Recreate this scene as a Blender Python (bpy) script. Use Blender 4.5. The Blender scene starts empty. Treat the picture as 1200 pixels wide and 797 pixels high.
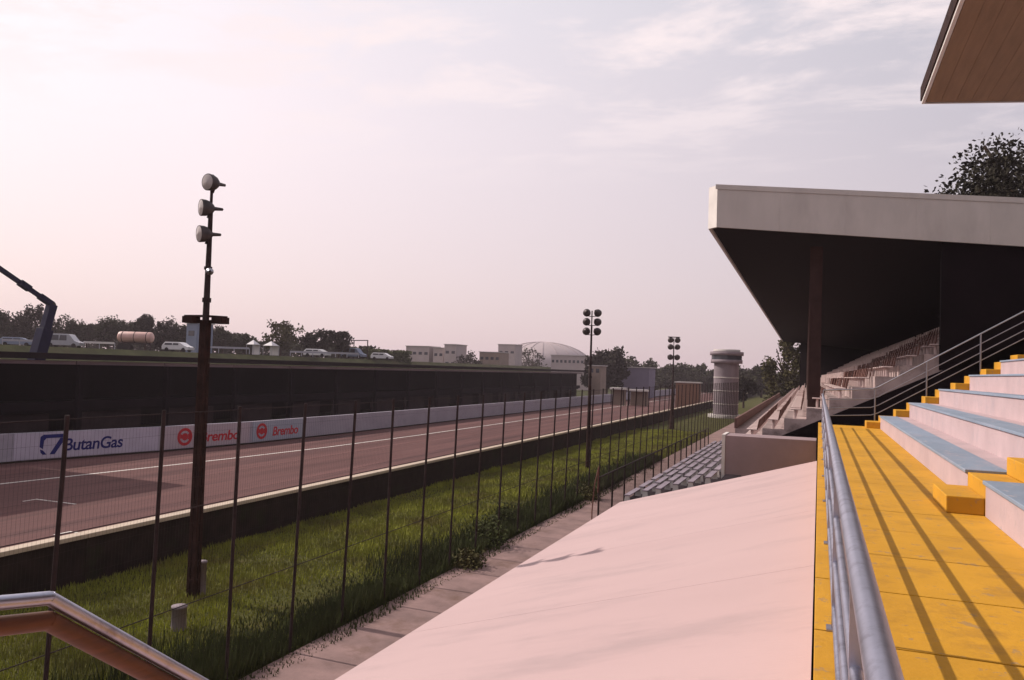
import bpy, bmesh, math, random
from mathutils import Vector, Matrix, noise
R=math.radians
scene=bpy.context.scene
col=scene.collection
E=6.5                       # eye height above the track
# ------------------------------------------------------------------ camera model
F=933.;ROLL=.033;CX,CY=600,398.5
_u=360*math.cos(ROLL)+44.5*math.sin(ROLL);_v=-44.5*math.cos(ROLL)+360*math.sin(ROLL)
PIT=math.atan(-_v/F);PSI=math.atan(_u*math.cos(PIT)/F)
def ray(x,y):
    u=x-CX;v=CY-y
    a=u*math.cos(ROLL)-v*math.sin(ROLL);b=v*math.cos(ROLL)+u*math.sin(ROLL)
    f=F*math.cos(PIT)-b*math.sin(PIT);z=F*math.sin(PIT)+b*math.cos(PIT)
    return Vector((a*math.cos(PSI)-f*math.sin(PSI),a*math.sin(PSI)+f*math.cos(PSI),z))
def aty(x,y,Y):             # bearing in the photograph + distance up the track -> point
    r=ray(x,y);p=r*(Y/r.y);p.z+=E;return p
def atx(x,y,X):
    r=ray(x,y);p=r*(X/r.x);p.z+=E;return p
# ------------------------------------------------------------------ helpers
def tag(o,label=None,cat=None,group=None,kind=None):
    if label:o['label']=label
    if cat:o['category']=cat
    if group:o['group']=group
    if kind:o['kind']=kind
    return o
def empty(name,loc=(0,0,0),rz=0,**k):
    o=bpy.data.objects.new(name,None);col.objects.link(o);o.location=loc;o.rotation_euler=(0,0,rz);o.empty_display_size=.2
    return tag(o,**k)
class MB:
    def __init__(s):s.v=[];s.f=[];s.sm=[]
    def add(s,vs,fs,smooth=False):
        n=len(s.v);s.v+= [tuple(p) for p in vs];s.f+=[tuple(i+n for i in f) for f in fs];s.sm+=[smooth]*len(fs);return s
    def hexa(s,p):          # 8 points: bottom 4 ccw, top 4 ccw
        return s.add(p,[(3,2,1,0),(4,5,6,7),(0,1,5,4),(1,2,6,5),(2,3,7,6),(3,0,4,7)])
    def box(s,x0,x1,y0,y1,z0,z1):
        return s.hexa([(x0,y0,z0),(x1,y0,z0),(x1,y1,z0),(x0,y1,z0),(x0,y0,z1),(x1,y0,z1),(x1,y1,z1),(x0,y1,z1)])
    def beam(s,p0,p1,w,h):  # box beam between two points
        p0=Vector(p0);p1=Vector(p1);d=(p1-p0).normalized()
        up=Vector((0,0,1)) if abs(d.z)<.95 else Vector((0,1,0))
        r=d.cross(up).normalized()*w/2;u=r.cross(d).normalized()*h/2
        a=[p0-r-u,p0+r-u,p0+r+u,p0-r+u];b=[q+(p1-p0) for q in a]
        return s.add(a+b,[(0,1,2,3),(7,6,5,4),(0,4,5,1),(1,5,6,2),(2,6,7,3),(3,7,4,0)])
    def tube(s,p0,p1,r0,r1=None,n=12,cap=True):
        r1=r0 if r1 is None else r1
        p0=Vector(p0);p1=Vector(p1);d=(p1-p0).normalized()
        up=Vector((0,0,1)) if abs(d.z)<.95 else Vector((1,0,0))
        a=d.cross(up).normalized();b=a.cross(d)
        vs=[];
        for p,r in((p0,r0),(p1,r1)):
            for i in range(n):
                t=2*math.pi*i/n;vs.append(p+a*r*math.cos(t)+b*r*math.sin(t))
        s.add(vs,[(i,(i+1)%n,n+(i+1)%n,n+i) for i in range(n)],True)
        if cap:
            s.add(vs[:n],[tuple(range(n-1,-1,-1))]);s.add(vs[n:],[tuple(range(n))])
        return s
    def path(s,pts,r,n=12):
        for a,b in zip(pts,pts[1:]):s.tube(a,b,r,n=n)
        for p in pts[1:-1]:s.ball(p,r,8,6)
        return s
    def ball(s,c,r,n=12,m=8,sz=1,zmin=-1):
        vs=[];fs=[]
        for j in range(m+1):
            t=math.pi*j/m-math.pi/2
            z=max(math.sin(t),zmin)
            for i in range(n):
                a=2*math.pi*i/n;vs.append((c[0]+r*math.cos(t)*math.cos(a),c[1]+r*math.cos(t)*math.sin(a),c[2]+r*sz*z))
        for j in range(m):
            for i in range(n):fs.append((j*n+i,j*n+(i+1)%n,(j+1)*n+(i+1)%n,(j+1)*n+i))
        return s.add(vs,fs,True)
    def lathe(s,prof,o,axis,n=24):   # prof [(r,h)] along axis from o
        o=Vector(o);d=Vector(axis).normalized();up=Vector((0,0,1)) if abs(d.z)<.95 else Vector((1,0,0))
        a=d.cross(up).normalized();b=a.cross(d);vs=[]
        for r,h in prof:
            for i in range(n):
                t=2*math.pi*i/n;vs.append(o+d*h+a*r*math.cos(t)+b*r*math.sin(t))
        fs=[(j*n+i,j*n+(i+1)%n,(j+1)*n+(i+1)%n,(j+1)*n+i) for j in range(len(prof)-1) for i in range(n)]
        return s.add(vs,fs,True)
    def extr(s,prof,axis,a0,a1):     # profile polygon in the plane across axis ('y': (x,z), 'x': (y,z))
        n=len(prof)
        if axis=='y':vs=[(p[0],a0,p[1]) for p in prof]+[(p[0],a1,p[1]) for p in prof]
        else:vs=[(a0,p[0],p[1]) for p in prof]+[(a1,p[0],p[1]) for p in prof]
        return s.add(vs,[tuple(range(n)),tuple(range(2*n-1,n-1,-1))]+[(i,n+i,n+(i+1)%n,(i+1)%n) for i in range(n)])
    def build(s,name,m,parent=None,bevel=0,fix=True,**k):
        me=bpy.data.meshes.new(name);me.from_pydata(s.v,[],s.f)
        me.polygons.foreach_set('use_smooth',s.sm);me.materials.append(m)
        if fix:
            bm=bmesh.new();bm.from_mesh(me);bmesh.ops.recalc_face_normals(bm,faces=bm.faces);bm.to_mesh(me);bm.free()
        me.update()
        o=bpy.data.objects.new(name,me);col.objects.link(o)
        if parent:
            o.parent=parent
        if bevel:
            b=o.modifiers.new('bevel','BEVEL');b.width=bevel;b.segments=2;b.limit_method='ANGLE'
        return tag(o,**k)
def copy_tree(o,parent=None):
    c=o.copy();col.objects.link(c)
    if parent:c.parent=parent
    for ch in [q for q in bpy.data.objects if q.parent==o]:copy_tree(ch,c)
    return c
# ------------------------------------------------------------------ materials
def mat(name,c,rough=.7,var=.25,scale=1.5,metal=0,bump=0,bscale=30,stain=None,samt=.4,sscale=.6,spec=.3,stretch=(1,1,1),c2=None,chips=None):
    K=.8;c=tuple(q*K for q in c);c2=tuple(q*K for q in c2) if c2 else None;stain=tuple(q*K for q in stain) if stain else None
    m=bpy.data.materials.new(name);m.use_nodes=True;nt=m.node_tree;N=nt.nodes;L=nt.links
    b=N['Principled BSDF'];b.inputs['Roughness'].default_value=rough;b.inputs['Metallic'].default_value=metal
    b.inputs['Specular IOR Level'].default_value=(spec if max(c)>.15 or spec!=.3 else .08)
    tc=N.new('ShaderNodeTexCoord');mp=N.new('ShaderNodeMapping');mp.inputs['Scale'].default_value=stretch
    L.new(tc.outputs['Object'],mp.inputs['Vector'])
    def nz(sc,det=6,ro=.6):
        n=N.new('ShaderNodeTexNoise');n.inputs['Scale'].default_value=sc;n.inputs['Detail'].default_value=det;n.inputs['Roughness'].default_value=ro
        L.new(mp.outputs['Vector'],n.inputs['Vector']);return n
    n1=nz(scale);rp=N.new('ShaderNodeValToRGB')
    d=c2 if c2 else tuple(q*(1-var) for q in c);h=c if c2 else tuple(min(1,q*(1+var*.5)) for q in c)
    rp.color_ramp.elements[0].position=.32;rp.color_ramp.elements[0].color=(*d,1)
    rp.color_ramp.elements[1].position=.68;rp.color_ramp.elements[1].color=(*h,1)
    L.new(n1.outputs['Fac'],rp.inputs['Fac']);out=rp.outputs['Color']
    if stain:
        n2=nz(sscale,8,.7);r2=N.new('ShaderNodeMapRange');r2.inputs['From Min'].default_value=.52;r2.inputs['From Max'].default_value=.72
        r2.inputs['To Max'].default_value=samt;L.new(n2.outputs['Fac'],r2.inputs['Value'])
        mx=N.new('ShaderNodeMix');mx.data_type='RGBA';L.new(r2.outputs['Result'],mx.inputs['Factor']);L.new(out,mx.inputs['A']);mx.inputs['B'].default_value=(*stain,1)
        out=mx.outputs['Result']
    if chips:
        for sc_,lo_,hi_ in((7,.60,.615),(38,.69,.71)):
            n4=N.new('ShaderNodeTexNoise');n4.inputs['Scale'].default_value=sc_;n4.inputs['Detail'].default_value=12;n4.inputs['Roughness'].default_value=.72;L.new(tc.outputs['Object'],n4.inputs['Vector'])
            r4=N.new('ShaderNodeMapRange');r4.inputs['From Min'].default_value=lo_;r4.inputs['From Max'].default_value=hi_;r4.inputs['To Max'].default_value=.7;L.new(n4.outputs['Fac'],r4.inputs['Value'])
            m4=N.new('ShaderNodeMix');m4.data_type='RGBA';L.new(r4.outputs['Result'],m4.inputs['Factor']);L.new(out,m4.inputs['A']);m4.inputs['B'].default_value=(*chips,1);out=m4.outputs['Result']
    L.new(out,b.inputs['Base Color'])
    if bump:
        n3=nz(bscale,4);bp=N.new('ShaderNodeBump');bp.inputs['Strength'].default_value=bump;bp.inputs['Distance'].default_value=.02
        L.new(n3.outputs['Fac'],bp.inputs['Height']);L.new(bp.outputs['Normal'],b.inputs['Normal'])
    return m
M={}
M['ground']=mat('dry grass ground',(.07,.075,.03),.95,.4,.4,stain=(.10,.07,.04),samt=.6,sscale=.15,bump=.4,bscale=8)
M['verge']=mat('grass soil',(.075,.075,.018),.95,.4,.8,stain=(.15,.10,.05),samt=.6,sscale=.5,bump=.5,bscale=12)
M['grass']=mat('grass blades',(.38,.40,.045),.85,.4,.45,c2=(.14,.13,.03),stain=(.22,.155,.06),samt=.85,sscale=.35)
M['path']=mat('path concrete',(.29,.185,.17),.9,.3,1.0,stain=(.13,.07,.045),samt=.8,sscale=.7,bump=.4,bscale=18)
M['asphalt']=mat('worn reddish asphalt',(.155,.078,.073),.85,.3,.8,stain=(.07,.04,.042),samt=.85,sscale=.55,bump=.3,bscale=25,stretch=(1,.05,1))
M['pit']=mat('pit lane asphalt',(.14,.10,.10),.9,.2,.6,bump=.2)
M['line']=mat('worn line paint',(.75,.70,.64),.8,.2,1.5,stain=(.3,.22,.2),samt=.7,sscale=1.2)
M['cream']=mat('cream wall cap',(.60,.49,.38),.85,.15,1,stain=(.3,.24,.17),samt=.5,sscale=1)
M['wallface']=mat('shade dark mossy concrete',(.035,.024,.02),.9,.4,1.5,stain=(.03,.038,.015),samt=.8,sscale=.8,bump=.4)  # moss plus the shade on the barrier face, both in the colour
M['wallwhite']=mat('pit wall paint',(.42,.38,.44),.7,.12,.3,stain=(.30,.26,.30),samt=.5,sscale=.5,stretch=(1,1,2))
M['banner']=mat('banner white',(.56,.50,.60),.6,.12,.8)
M['bannerb']=mat('banner pale blue',(.40,.42,.50),.6,.08,.5)
M['bannerp']=mat('banner pale pink',(.52,.42,.46),.6,.08,.5)
M['navy']=mat('navy print',(.02,.025,.16),.6,.05,1)
M['red']=mat('red print',(.55,.02,.03),.6,.05,1)
M['rust']=mat('rusty dark mast steel',(.045,.022,.018),.75,.5,3,stain=(.02,.012,.012),samt=.8,sscale=2.5,bump=.3)
M['dark']=mat('dark weathered steel',(.045,.03,.03),.6,.4,4)
M['wire']=mat('fence wire',(.07,.06,.055),.6,.3,4)
M['galv']=mat('galvanised steel',(.42,.42,.47),.38,.15,6,metal=.9,spec=.5)
M['chrome']=mat('brushed railing steel',(.56,.56,.66),.4,.15,5,metal=1,spec=.5,stain=(.22,.2,.25),samt=.8,sscale=7)
M['wood']=mat('varnished orange rail board',(.14,.045,.015),.55,.4,5,stretch=(1,1,6),stain=(.12,.03,.015),samt=.8,sscale=3,spec=.5)
M['yellow']=mat('yellow floor paint',(.66,.33,.02),.75,.14,1.1,stain=(.40,.20,.03),samt=.7,sscale=2.6,chips=(.30,.19,.09),bump=.25,bscale=25)
M['joint']=mat('dark floor joint',(.11,.07,.03),.9,.3,6)
M['riser']=mat('faded pink white seat paint',(.56,.42,.43),.8,.12,1.1,chips=(.36,.30,.30),stain=(.40,.34,.37),samt=.6,sscale=1.3,bump=.2,bscale=20)
M['tread']=mat('faded pale blue seat paint',(.27,.33,.42),.75,.15,1.4,chips=(.42,.36,.36),stain=(.42,.37,.42),samt=.6,sscale=1.6,bump=.2,bscale=20,stretch=(1,.35,1))
M['sheet']=mat('pale pink canopy render',(.54,.385,.38),.8,.05,.35,stain=(.40,.30,.30),samt=.75,sscale=.6,stretch=(.28,1.3,1),bump=.2,bscale=14)
M['conc']=mat('grey shuttered concrete',(.56,.51,.48),.85,.08,1.3,stain=(.42,.38,.36),samt=.55,sscale=.9,stretch=(1,1,.35),bump=.25,bscale=12)
M['boxc']=mat('grey pink rendered wall',(.35,.255,.265),.85,.12,1,stain=(.28,.21,.22),samt=.4)
M['under']=mat('far stand shade black',(.007,.003,.005),.8,.3,1.5)  # near-black colour puts the far stand's interior shade into its surfaces
M['plank']=mat('golden brown soffit boards',(.30,.19,.115),.7,.16,1.4,stretch=(6,.6,1))
M['white']=mat('white trim and sunlit sides',(.78,.72,.68),.6,.1,2)  # real trim, and sunlit sides of the block and far fascia painted white
M['column']=mat('dark reddish column',(.06,.033,.03),.8,.25,2,stain=(.03,.017,.017),samt=.5)
M['seat']=mat('pink white stadium seat',(.74,.57,.54),.6,.12,2)
M['seatb']=mat('brown seat back',(.17,.08,.065),.6,.3,2)
M['tier']=mat('stand tier concrete',(.56,.43,.41),.9,.2,1.6,stain=(.13,.085,.08),samt=.9,sscale=1)
M['brownrail']=mat('brown painted parapet',(.20,.105,.09),.8,.3,1.5)
M['bench']=mat('grey lilac bench board',(.27,.22,.26),.7,.15,2,stain=(.3,.26,.3),samt=.5,sscale=2)
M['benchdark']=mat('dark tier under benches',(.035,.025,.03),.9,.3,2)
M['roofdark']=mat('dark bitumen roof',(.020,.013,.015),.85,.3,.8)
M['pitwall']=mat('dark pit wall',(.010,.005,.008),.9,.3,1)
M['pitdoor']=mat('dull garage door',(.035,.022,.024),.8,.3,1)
M['eave']=mat('grey eave beam',(.36,.28,.30),.8,.3,.12,stretch=(1,1,1))
M['towerc']=mat('tower pale concrete',(.26,.21,.23),.8,.15,1.2,stain=(.16,.13,.15),samt=.5,sscale=1,stretch=(1,1,.3))
M['glass']=mat('dark window glass',(.05,.055,.07),.15,.1,2,spec=.6)
M['bldg']=mat('pale rendered building',(.52,.43,.42),.85,.1,.4)
M['bldg2']=mat('tan rendered building',(.32,.24,.19),.85,.15,.4)
M['bluebox']=mat('faded blue steel cladding',(.24,.28,.38),.7,.1,.5)
M['lilac']=mat('lilac grey cladding',(.22,.19,.26),.8,.1,.4)
M['dome']=mat('arena dome membrane',(.47,.39,.39),.6,.08,.05)
M['silver']=mat('silver car paint',(.42,.42,.46),.35,.05,2,metal=.5,spec=.5)
M['carwhite']=mat('white car paint',(.75,.73,.74),.35,.05,2,spec=.5)
M['tyre']=mat('tyre rubber',(.02,.02,.02),.85,.2,5)
M['tank']=mat('faded pink tank paint',(.70,.42,.36),.45,.15,.8,spec=.5)
M['blue']=mat('dark blue lift paint',(.012,.012,.045),.5,.25,2,spec=.3)
M['lens']=mat('floodlight glass',(.42,.36,.35),.15,.05,5,spec=.8)
M['lamp']=mat('dull lamp housing',(.10,.085,.085),.5,.3,6,metal=.4)
M['bark']=mat('bark',(.07,.045,.03),.9,.3,3)
M['leafL']=mat('far tree foliage',(.06,.062,.03),.85,.5,.35,c2=(.028,.03,.018))
M['leafY']=mat('yellow green foliage',(.115,.10,.04),.85,.5,.6,c2=(.05,.048,.022))
M['leafD']=mat('dark tree foliage',(.05,.045,.03),.85,.5,.8,c2=(.02,.018,.015))
M['leafH']=mat('hedge foliage',(.07,.08,.03),.9,.3,.5)
M['cloth']=mat('white tent cloth',(.8,.76,.76),.8,.05,1)
M['orange']=mat('orange board',(.28,.15,.10),.8,.1,1)
# ------------------------------------------------------------------ ground & setting
def sheet_obj(name,pts_l,pts_r,z,m,kind='structure'):
    mb=MB();n=len(pts_l);mb.add([(x,y,z) for x,y in pts_l]+[(x,y,z) for x,y in pts_r],[(i,n+i,n+i+1,i+1) for i in range(n-1)])
    o=mb.build(name,m,fix=False);
    if kind:o['kind']=kind
    me=o.data
    if me.polygons[0].normal.z<0:me.flip_normals()
    return o
g=MB();g.add([(-1400,-300,0),(1400,-300,0),(1400,2200,0),(-1400,2200,0)],[(0,1,2,3)]);g.build('ground',M['ground'],fix=False,kind='structure')
# raised field behind the pits
eb=MB();prof=[(-78,-.3),(-90,E+.75),(-105,E+.8),(-420,E+.9),(-420,-.3)]
eb.extr(prof,'y',-40,300);eb.build('embankment',M['ground'],kind='structure')
sheet_obj('path',[(-10.85,y) for y in(-15,40,140)],[(-1,y) for y in(-15,40,140)],.008,M['path'])
sheet_obj('verge',[(-19.35,y) for y in(-15,40,330)],[(-10.8,y) for y in(-15,40,330)],.004,M['verge'])
WALL=[(-46.5,14),(-43.7,32.5),(-41.6,42),(-40.5,50),(-40.2,62),(-40.1,110),(-40.6,180),(-41.5,300)]
sheet_obj('racetrack',WALL,[(-19.55,y) for _,y in WALL],.008,M['asphalt'])
sheet_obj('pit_lane',[(-48,y) for _,y in WALL],[(x-.1,y) for x,y in WALL],.006,M['pit'])
LN=[(-38.2,14),(-37.4,26),(-36.6,33),(-35.6,42),(-34.8,52),(-34.4,65),(-34.3,110),(-35,180),(-36,300)]
ln=sheet_obj('track_line',[(x-.11,y) for x,y in LN],[(x+.11,y) for x,y in LN],.013,M['line'])
gm=MB()
for y in (21.5,):
    for x in (-24.2,-31.0):
        yy=y+(4 if x<-30 else 0)
        gm.box(x-1.2,x+1.2,yy,yy+.10,.009,.013);gm.box(x-1.2,x-1.1,yy-.6,yy-.003,.009,.013)
gm.build('grid_markings',M['line'],kind='structure')
# near trackside barrier wall
bw=empty('barrier_wall',(-19.45,40,0),label='low mossy concrete barrier with a face coloured shade-dark and cream capping along the near edge of the track',cat='barrier')
def child(mb,name,m,parent,**k):
    o=mb.build(name,m,parent,**k);o.matrix_parent_inverse=Matrix.Translation(-Vector(parent.location)) if parent.rotation_euler.z==0 else parent.matrix_basis.inverted()
    return o
w=MB()
y=-15
while y<330:
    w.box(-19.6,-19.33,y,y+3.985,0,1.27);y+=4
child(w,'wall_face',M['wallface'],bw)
w=MB();y=-15
while y<330:
    w.box(-19.66,-19.27,y+.004,y+3.99,1.272,1.4);y+=4
child(w,'capping',M['cream'],bw,bevel=.015)
# pit wall
def wall_seg(mb,a,b,z0,z1,t,off=0):
    a=Vector((*a,0));b=Vector((*b,0));d=(b-a).normalized();n=Vector((d.y,-d.x,0))
    p=[a+n*off,b+n*off,b+n*(off-t),a+n*(off-t)]
    mb.hexa([(q.x,q.y,z0) for q in p]+[(q.x,q.y,z1) for q in p])
pw=empty('pit_wall',(-41,50,0),label='long low whitish wall between the racetrack and the pit lane',cat='wall')
w=MB();f=MB()
for a,b in zip(WALL,WALL[1:]):
    wall_seg(w,a,b,.12,1.72,.3)
    wall_seg(f,a,b,0,.118,.34,.02)
child(w,'wall_face',M['wallwhite'],pw);child(f,'plinth',M['wallface'],pw)
def on_wall(t0,seg):       # matrix of a board on wall segment: local x along wall, y up, z out to track
    a,b=WALL[seg],WALL[seg+1];a=Vector((*a,0));b=Vector((*b,0));d=(b-a).normalized();n=Vector((d.y,-d.x,0))
    y0=t0;k=(y0-a.y)/(b.y-a.y);o=a+(b-a)*k+n*.004
    return Matrix((( d.x,0,n.x,o.x),(d.y,0,n.y,o.y),(0,1,0,0),(0,0,0,1)))
def text_obj(s,size,shear,off,m,parent,loc,width=None,name='lettering'):
    cu=bpy.data.curves.new('t','FONT');cu.body=s;cu.size=size;cu.shear=shear;cu.offset=off;cu.extrude=.006;cu.space_character=.95
    t=bpy.data.objects.new('t',cu);col.objects.link(t);bpy.context.view_layer.update()
    me=bpy.data.meshes.new_from_object(t.evaluated_get(bpy.context.evaluated_depsgraph_get()))
    bpy.data.objects.remove(t);me.materials.clear();me.materials.append(m)
    if width:
        xs=[v.co.x for v in me.vertices];k=width/(max(xs)-min(xs));x0=min(xs)
        for v in me.vertices:v.co.x=(v.co.x-x0)*k
    o=bpy.data.objects.new(name,me);col.objects.link(o);o.parent=parent;o.location=loc;return o
def banner(y0,y1,seg,m,label):
    Mx=on_wall(y0,seg);L=(y1-y0)/Mx.col[0].y
    r=empty('advertising_banner',label=label,cat='banner');r.matrix_world=Mx
    b=MB();b.box(0,L,.16,1.69,0,.02);b.build('panel',m,r);return r
bA=banner(33.0,41.9,1,M['banner'],'long white banner with navy ButanGas lettering and emblem on the pit wall')
text_obj('ButanGas',1.05,.12,.018,M['navy'],bA,(2.85,.55,.026),3.75)
e=MB()   # emblem: slanted navy block with a white stroke left open
def poly(mb,pts,z0=.022,z1=.034):
    n=len(pts);mb.add([(x,y,z0) for x,y in pts]+[(x,y,z1) for x,y in pts],[tuple(range(n))[::-1],tuple(range(n,2*n))]+[(i,(i+1)%n,n+(i+1)%n,n+i) for i in range(n)])
poly(e,[(1.45,1.45),(1.62,1.58),(2.95,1.58),(2.95,1.36),(1.8,1.36),(1.67,1.22),(1.62,.72),(1.42,.85)])
poly(e,[(2.95,1.352),(2.62,1.352),(2.02,.38),(2.32,.38)])
poly(e,[(1.45,.712),(1.62,.64),(1.85,.38),(1.62,.38),(1.5,.5)])
e.build('emblem',M['navy'],bA)
def ring(mb,cx,cy,r,r2,a0=0,a1=360,n=24,z0=.022,z1=.034):
    pts=[(cx+r*math.cos(R(a0+(a1-a0)*i/n)),cy+r*math.sin(R(a0+(a1-a0)*i/n))) for i in range(n+1)]
    q=[(cx+r2*math.cos(R(a0+(a1-a0)*i/n)),cy+r2*math.sin(R(a0+(a1-a0)*i/n))) for i in range(n+1)]
    for i in range(n):poly(mb,[q[i],pts[i],pts[i+1],q[i+1]],z0,z1)
def brembo(y0,y1,seg,m,label,tx,tw,ex):
    r=banner(y0,y1,seg,m,label)
    text_obj('Brembo',1.0,.15,.02,M['red'],r,(tx,.5,.026),tw)
    e=MB();ring(e,ex,.93,.62,.42);ring(e,ex,.93,.26,.02,n=16);ring(e,ex+.02,.93,.42,.26,-35,35,8);ring(e,ex+.02,.93,.42,.26,150,200,6)
    e.build('emblem',M['red'],r);return r
brembo(42.1,49.8,2,M['bannerp'],'banner with red Brembo lettering and round emblem beside the nearest light mast',3.2,3.6,1.9)
brembo(50.1,56.5,3,M['bannerb'],'banner with red Brembo lettering and round emblem farther from the blank white wall start',2.35,3.2,1.05)
# ------------------------------------------------------------------ pit building
pb=empty('pit_building',(-53,90,0),label='long dark open fronted pit building with flat roof beyond the pit wall',cat='building')
Y0,Y1=32.9,168
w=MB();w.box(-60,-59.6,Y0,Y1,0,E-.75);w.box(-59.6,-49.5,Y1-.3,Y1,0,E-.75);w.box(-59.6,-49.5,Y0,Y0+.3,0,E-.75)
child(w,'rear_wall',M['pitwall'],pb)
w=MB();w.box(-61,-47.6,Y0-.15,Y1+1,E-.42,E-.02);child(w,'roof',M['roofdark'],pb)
w=MB()
y=Y0
while y<Y1-1:
    w.box(-48.6,-48.3,y+.05,min(Y1,y+8)-.05,E-.78,E-.53);y+=8
child(w,'eave_beam',M['eave'],pb)
w=MB();w.box(-48.9,-48.75,Y0,Y1,2.6,3.15);child(w,'balcony_front',M['pitwall'],pb)
w=MB();w.box(-59.5,-48.95,Y0+.35,Y1-.35,2.4,2.58);child(w,'upper_floor',M['pitwall'],pb)
y=Y0+.2
while y<Y1:
    w=MB();w.box(-48.55,-48.2,y,y+.35,0,E-.79);child(w,'pillar',M['pitwall'],pb);y+=8
for i in range(17):
    yy=Y0+.2+8*i+1.2
    if yy+5.5<Y1:
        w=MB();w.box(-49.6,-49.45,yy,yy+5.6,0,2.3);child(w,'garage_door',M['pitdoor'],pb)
# unseen block added just out of frame to cast the shadow across the track
rc=empty('shade_block',(-53,18,0),label='unseen tall plain block added beside the pits to shade the left end of the track',cat='building')
w=MB();w.box(-60,-47.2,6,32.6,0,13.4);child(w,'wall',M['bldg'],rc)
w=MB();w.box(-59.9,-47.3,6.1,32.5,13.403,13.8);child(w,'roof',M['conc'],rc)
for j in range(4):
    w=MB();w.box(-47.19,-47.12,8,29.6,2.0+j*3.2,3.6+j*3.2);child(w,'window',M['glass'],rc)
# boom lift in the pit lane
bl=empty('boom_lift',(-63,49,0),label='dark blue articulated boom lift rising above the left end of the pits',cat='boom lift')
el=atx(61,357,-63);tp=atx(0,315,-63);tp=el+(tp-el)*1.6;lo=atx(46,410,-63);bs=el+(lo-el)*((el.z-1.7)/(el.z-lo.z))
w=MB();w.beam(bs,lo.lerp(el,.45),.95,1.0);w.beam(lo.lerp(el,.3),el,.62,.7);child(w,'lower_boom',M['blue'],bl,bevel=.03)
w=MB();w.beam(el,tp,.3,.36);w.beam(el+(tp-el)*.28,el+(tp-el)*.4,.5,.5);w.beam(el+(tp-el)*.0,el+(tp-el)*.16,.45,.5);child(w,'upper_boom',M['blue'],bl,bevel=.02)
w=MB();w.beam(bs+Vector((0,.1,1.2)),bs+(el-bs)*.97+Vector((0,.28,-.3)),.1,.1);w.tube(el+Vector((-.25,0,0)),el+Vector((.25,0,0)),.2);child(w,'ram',M['dark'],bl)
w=MB();w.box(-64.2,-61.8,bs.y-2.2,bs.y+2,.6,1.4);w.box(-63.8,-62.2,bs.y-1.4,bs.y+.9,1.403,2.1);child(w,'chassis',M['blue'],bl,bevel=.05)
for sx in(-64.5,-61.8):
    for sy in(-1.6,1.4):
        w=MB();w.tube((sx,bs.y+sy,.55),(sx+.35,bs.y+sy,.55),.55,n=18);child(w,'wheel',M['tyre'],bl)
w=MB();c=tp
for dz in(0,.55,1.1):
    w.path([c+Vector(q)+Vector((0,0,dz-.1)) for q in((-.5,-1.2,0),(.5,-1.2,0),(.5,0,0),(-.5,0,0),(-.5,-1.2,0))],.025,6)
for q in((-.5,-1.2,0),(.5,-1.2,0),(.5,0,0),(-.5,0,0)):w.tube(c+Vector(q)+Vector((0,0,-.1)),c+Vector(q)+Vector((0,0,1.0)),.025,n=6)
w.box(c.x-.5,c.x+.5,c.y-1.2,c.y,c.z-.16,c.z-.11);child(w,'basket',M['blue'],bl)
# ------------------------------------------------------------------ catch fence
fx=-10.9;fence_posts=[8.92-4.1+2.05*i for i in range(56)]
cf=empty('catch_fence',(fx,60,0),label='tall wire mesh fence on dark steel posts between the grass and the path',cat='fence')
def lean(z):return .035*z/5.5
for i,y in enumerate(fence_posts):
    rr=random.Random(i);l=rr.uniform(-.02,.02)
    w=MB();w.tube((fx,y,0),(fx+.12+l*2,y+rr.uniform(-.07,.07),5.55),.035,n=8)
    child(w,'post',M['dark'],cf)
w=MB();t=.0014
y=fence_posts[0]
yend=fence_posts[-1]
while y<yend:
    dd=t if y<40 else t*1.8
    w.add([(fx-.05,y-dd,0),(fx-.05,y+dd,0),(fx+.07,y+dd,5.5),(fx+.07,y-dd,5.5)],[(0,1,2,3)])
    w.add([(fx-.05-dd,y,0),(fx-.05+dd,y,0),(fx+.07+dd,y,5.5),(fx+.07-dd,y,5.5)],[(0,1,2,3)])
    y+=.07 if y<40 else .2
z=.06
while z<5.5:
    x=fx-.05+.12*z/5.5
    w.add([(x,fence_posts[0],z-t),(x,yend,z-t),(x,yend,z+t),(x,fence_posts[0],z+t)],[(0,1,2,3)]);z+=.42
child(w,'wire_mesh',M['wire'],cf,fix=False)
for z in(1.9,3.7,5.48):
    w=MB();w.tube((fx-.05+.12*z/5.5,fence_posts[0],z),(fx-.05+.12*z/5.5,yend,z),.009,n=6);child(w,'tension_cable',M['dark'],cf)
# low mesh fence in front of the bench tier
lf=empty('low_fence',(-7.2,40,0),label='low dark mesh fence running along the front of the bench terrace',cat='fence')
for i in range(16):
    w=MB();w.tube((-7.2,27.6+2*i,0),(-7.2,27.6+2*i,2.75),.035,n=8);child(w,'post',M['dark'],lf)
w=MB();y=27.6
while y<57.6:
    w.add([(-7.2,y-.004,.9),(-7.2,y+.004,.9),(-7.2,y+.004,2.7),(-7.2,y-.004,2.7)],[(0,1,2,3)]);y+=.045
z=.95
while z<2.7:
    w.add([(-7.2,27.6,z-.004),(-7.2,57.6,z-.004),(-7.2,57.6,z+.004),(-7.2,27.6,z+.004)],[(0,1,2,3)]);z+=.05
child(w,'wire_mesh',M['wire'],lf,fix=False)
w=MB();w.path([(-7.2,27.6,2.72),(-7.2,57.6,2.72)],.03);child(w,'top_rail',M['dark'],lf)
gp=MB();pts=[Vector((-7.3,27.2,0)),Vector((-7.32,27.2,1.6)),Vector((-7.28,27.3,2.5)),Vector((-7.2,27.5,3.1)),Vector((-7.22,27.55,2.2))]
gp.path(pts,.022);gp.build('bent_pipe',M['seatb'],label='thin brownish bent pipe standing at the near end of the low mesh fence',cat='pipe')
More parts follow.
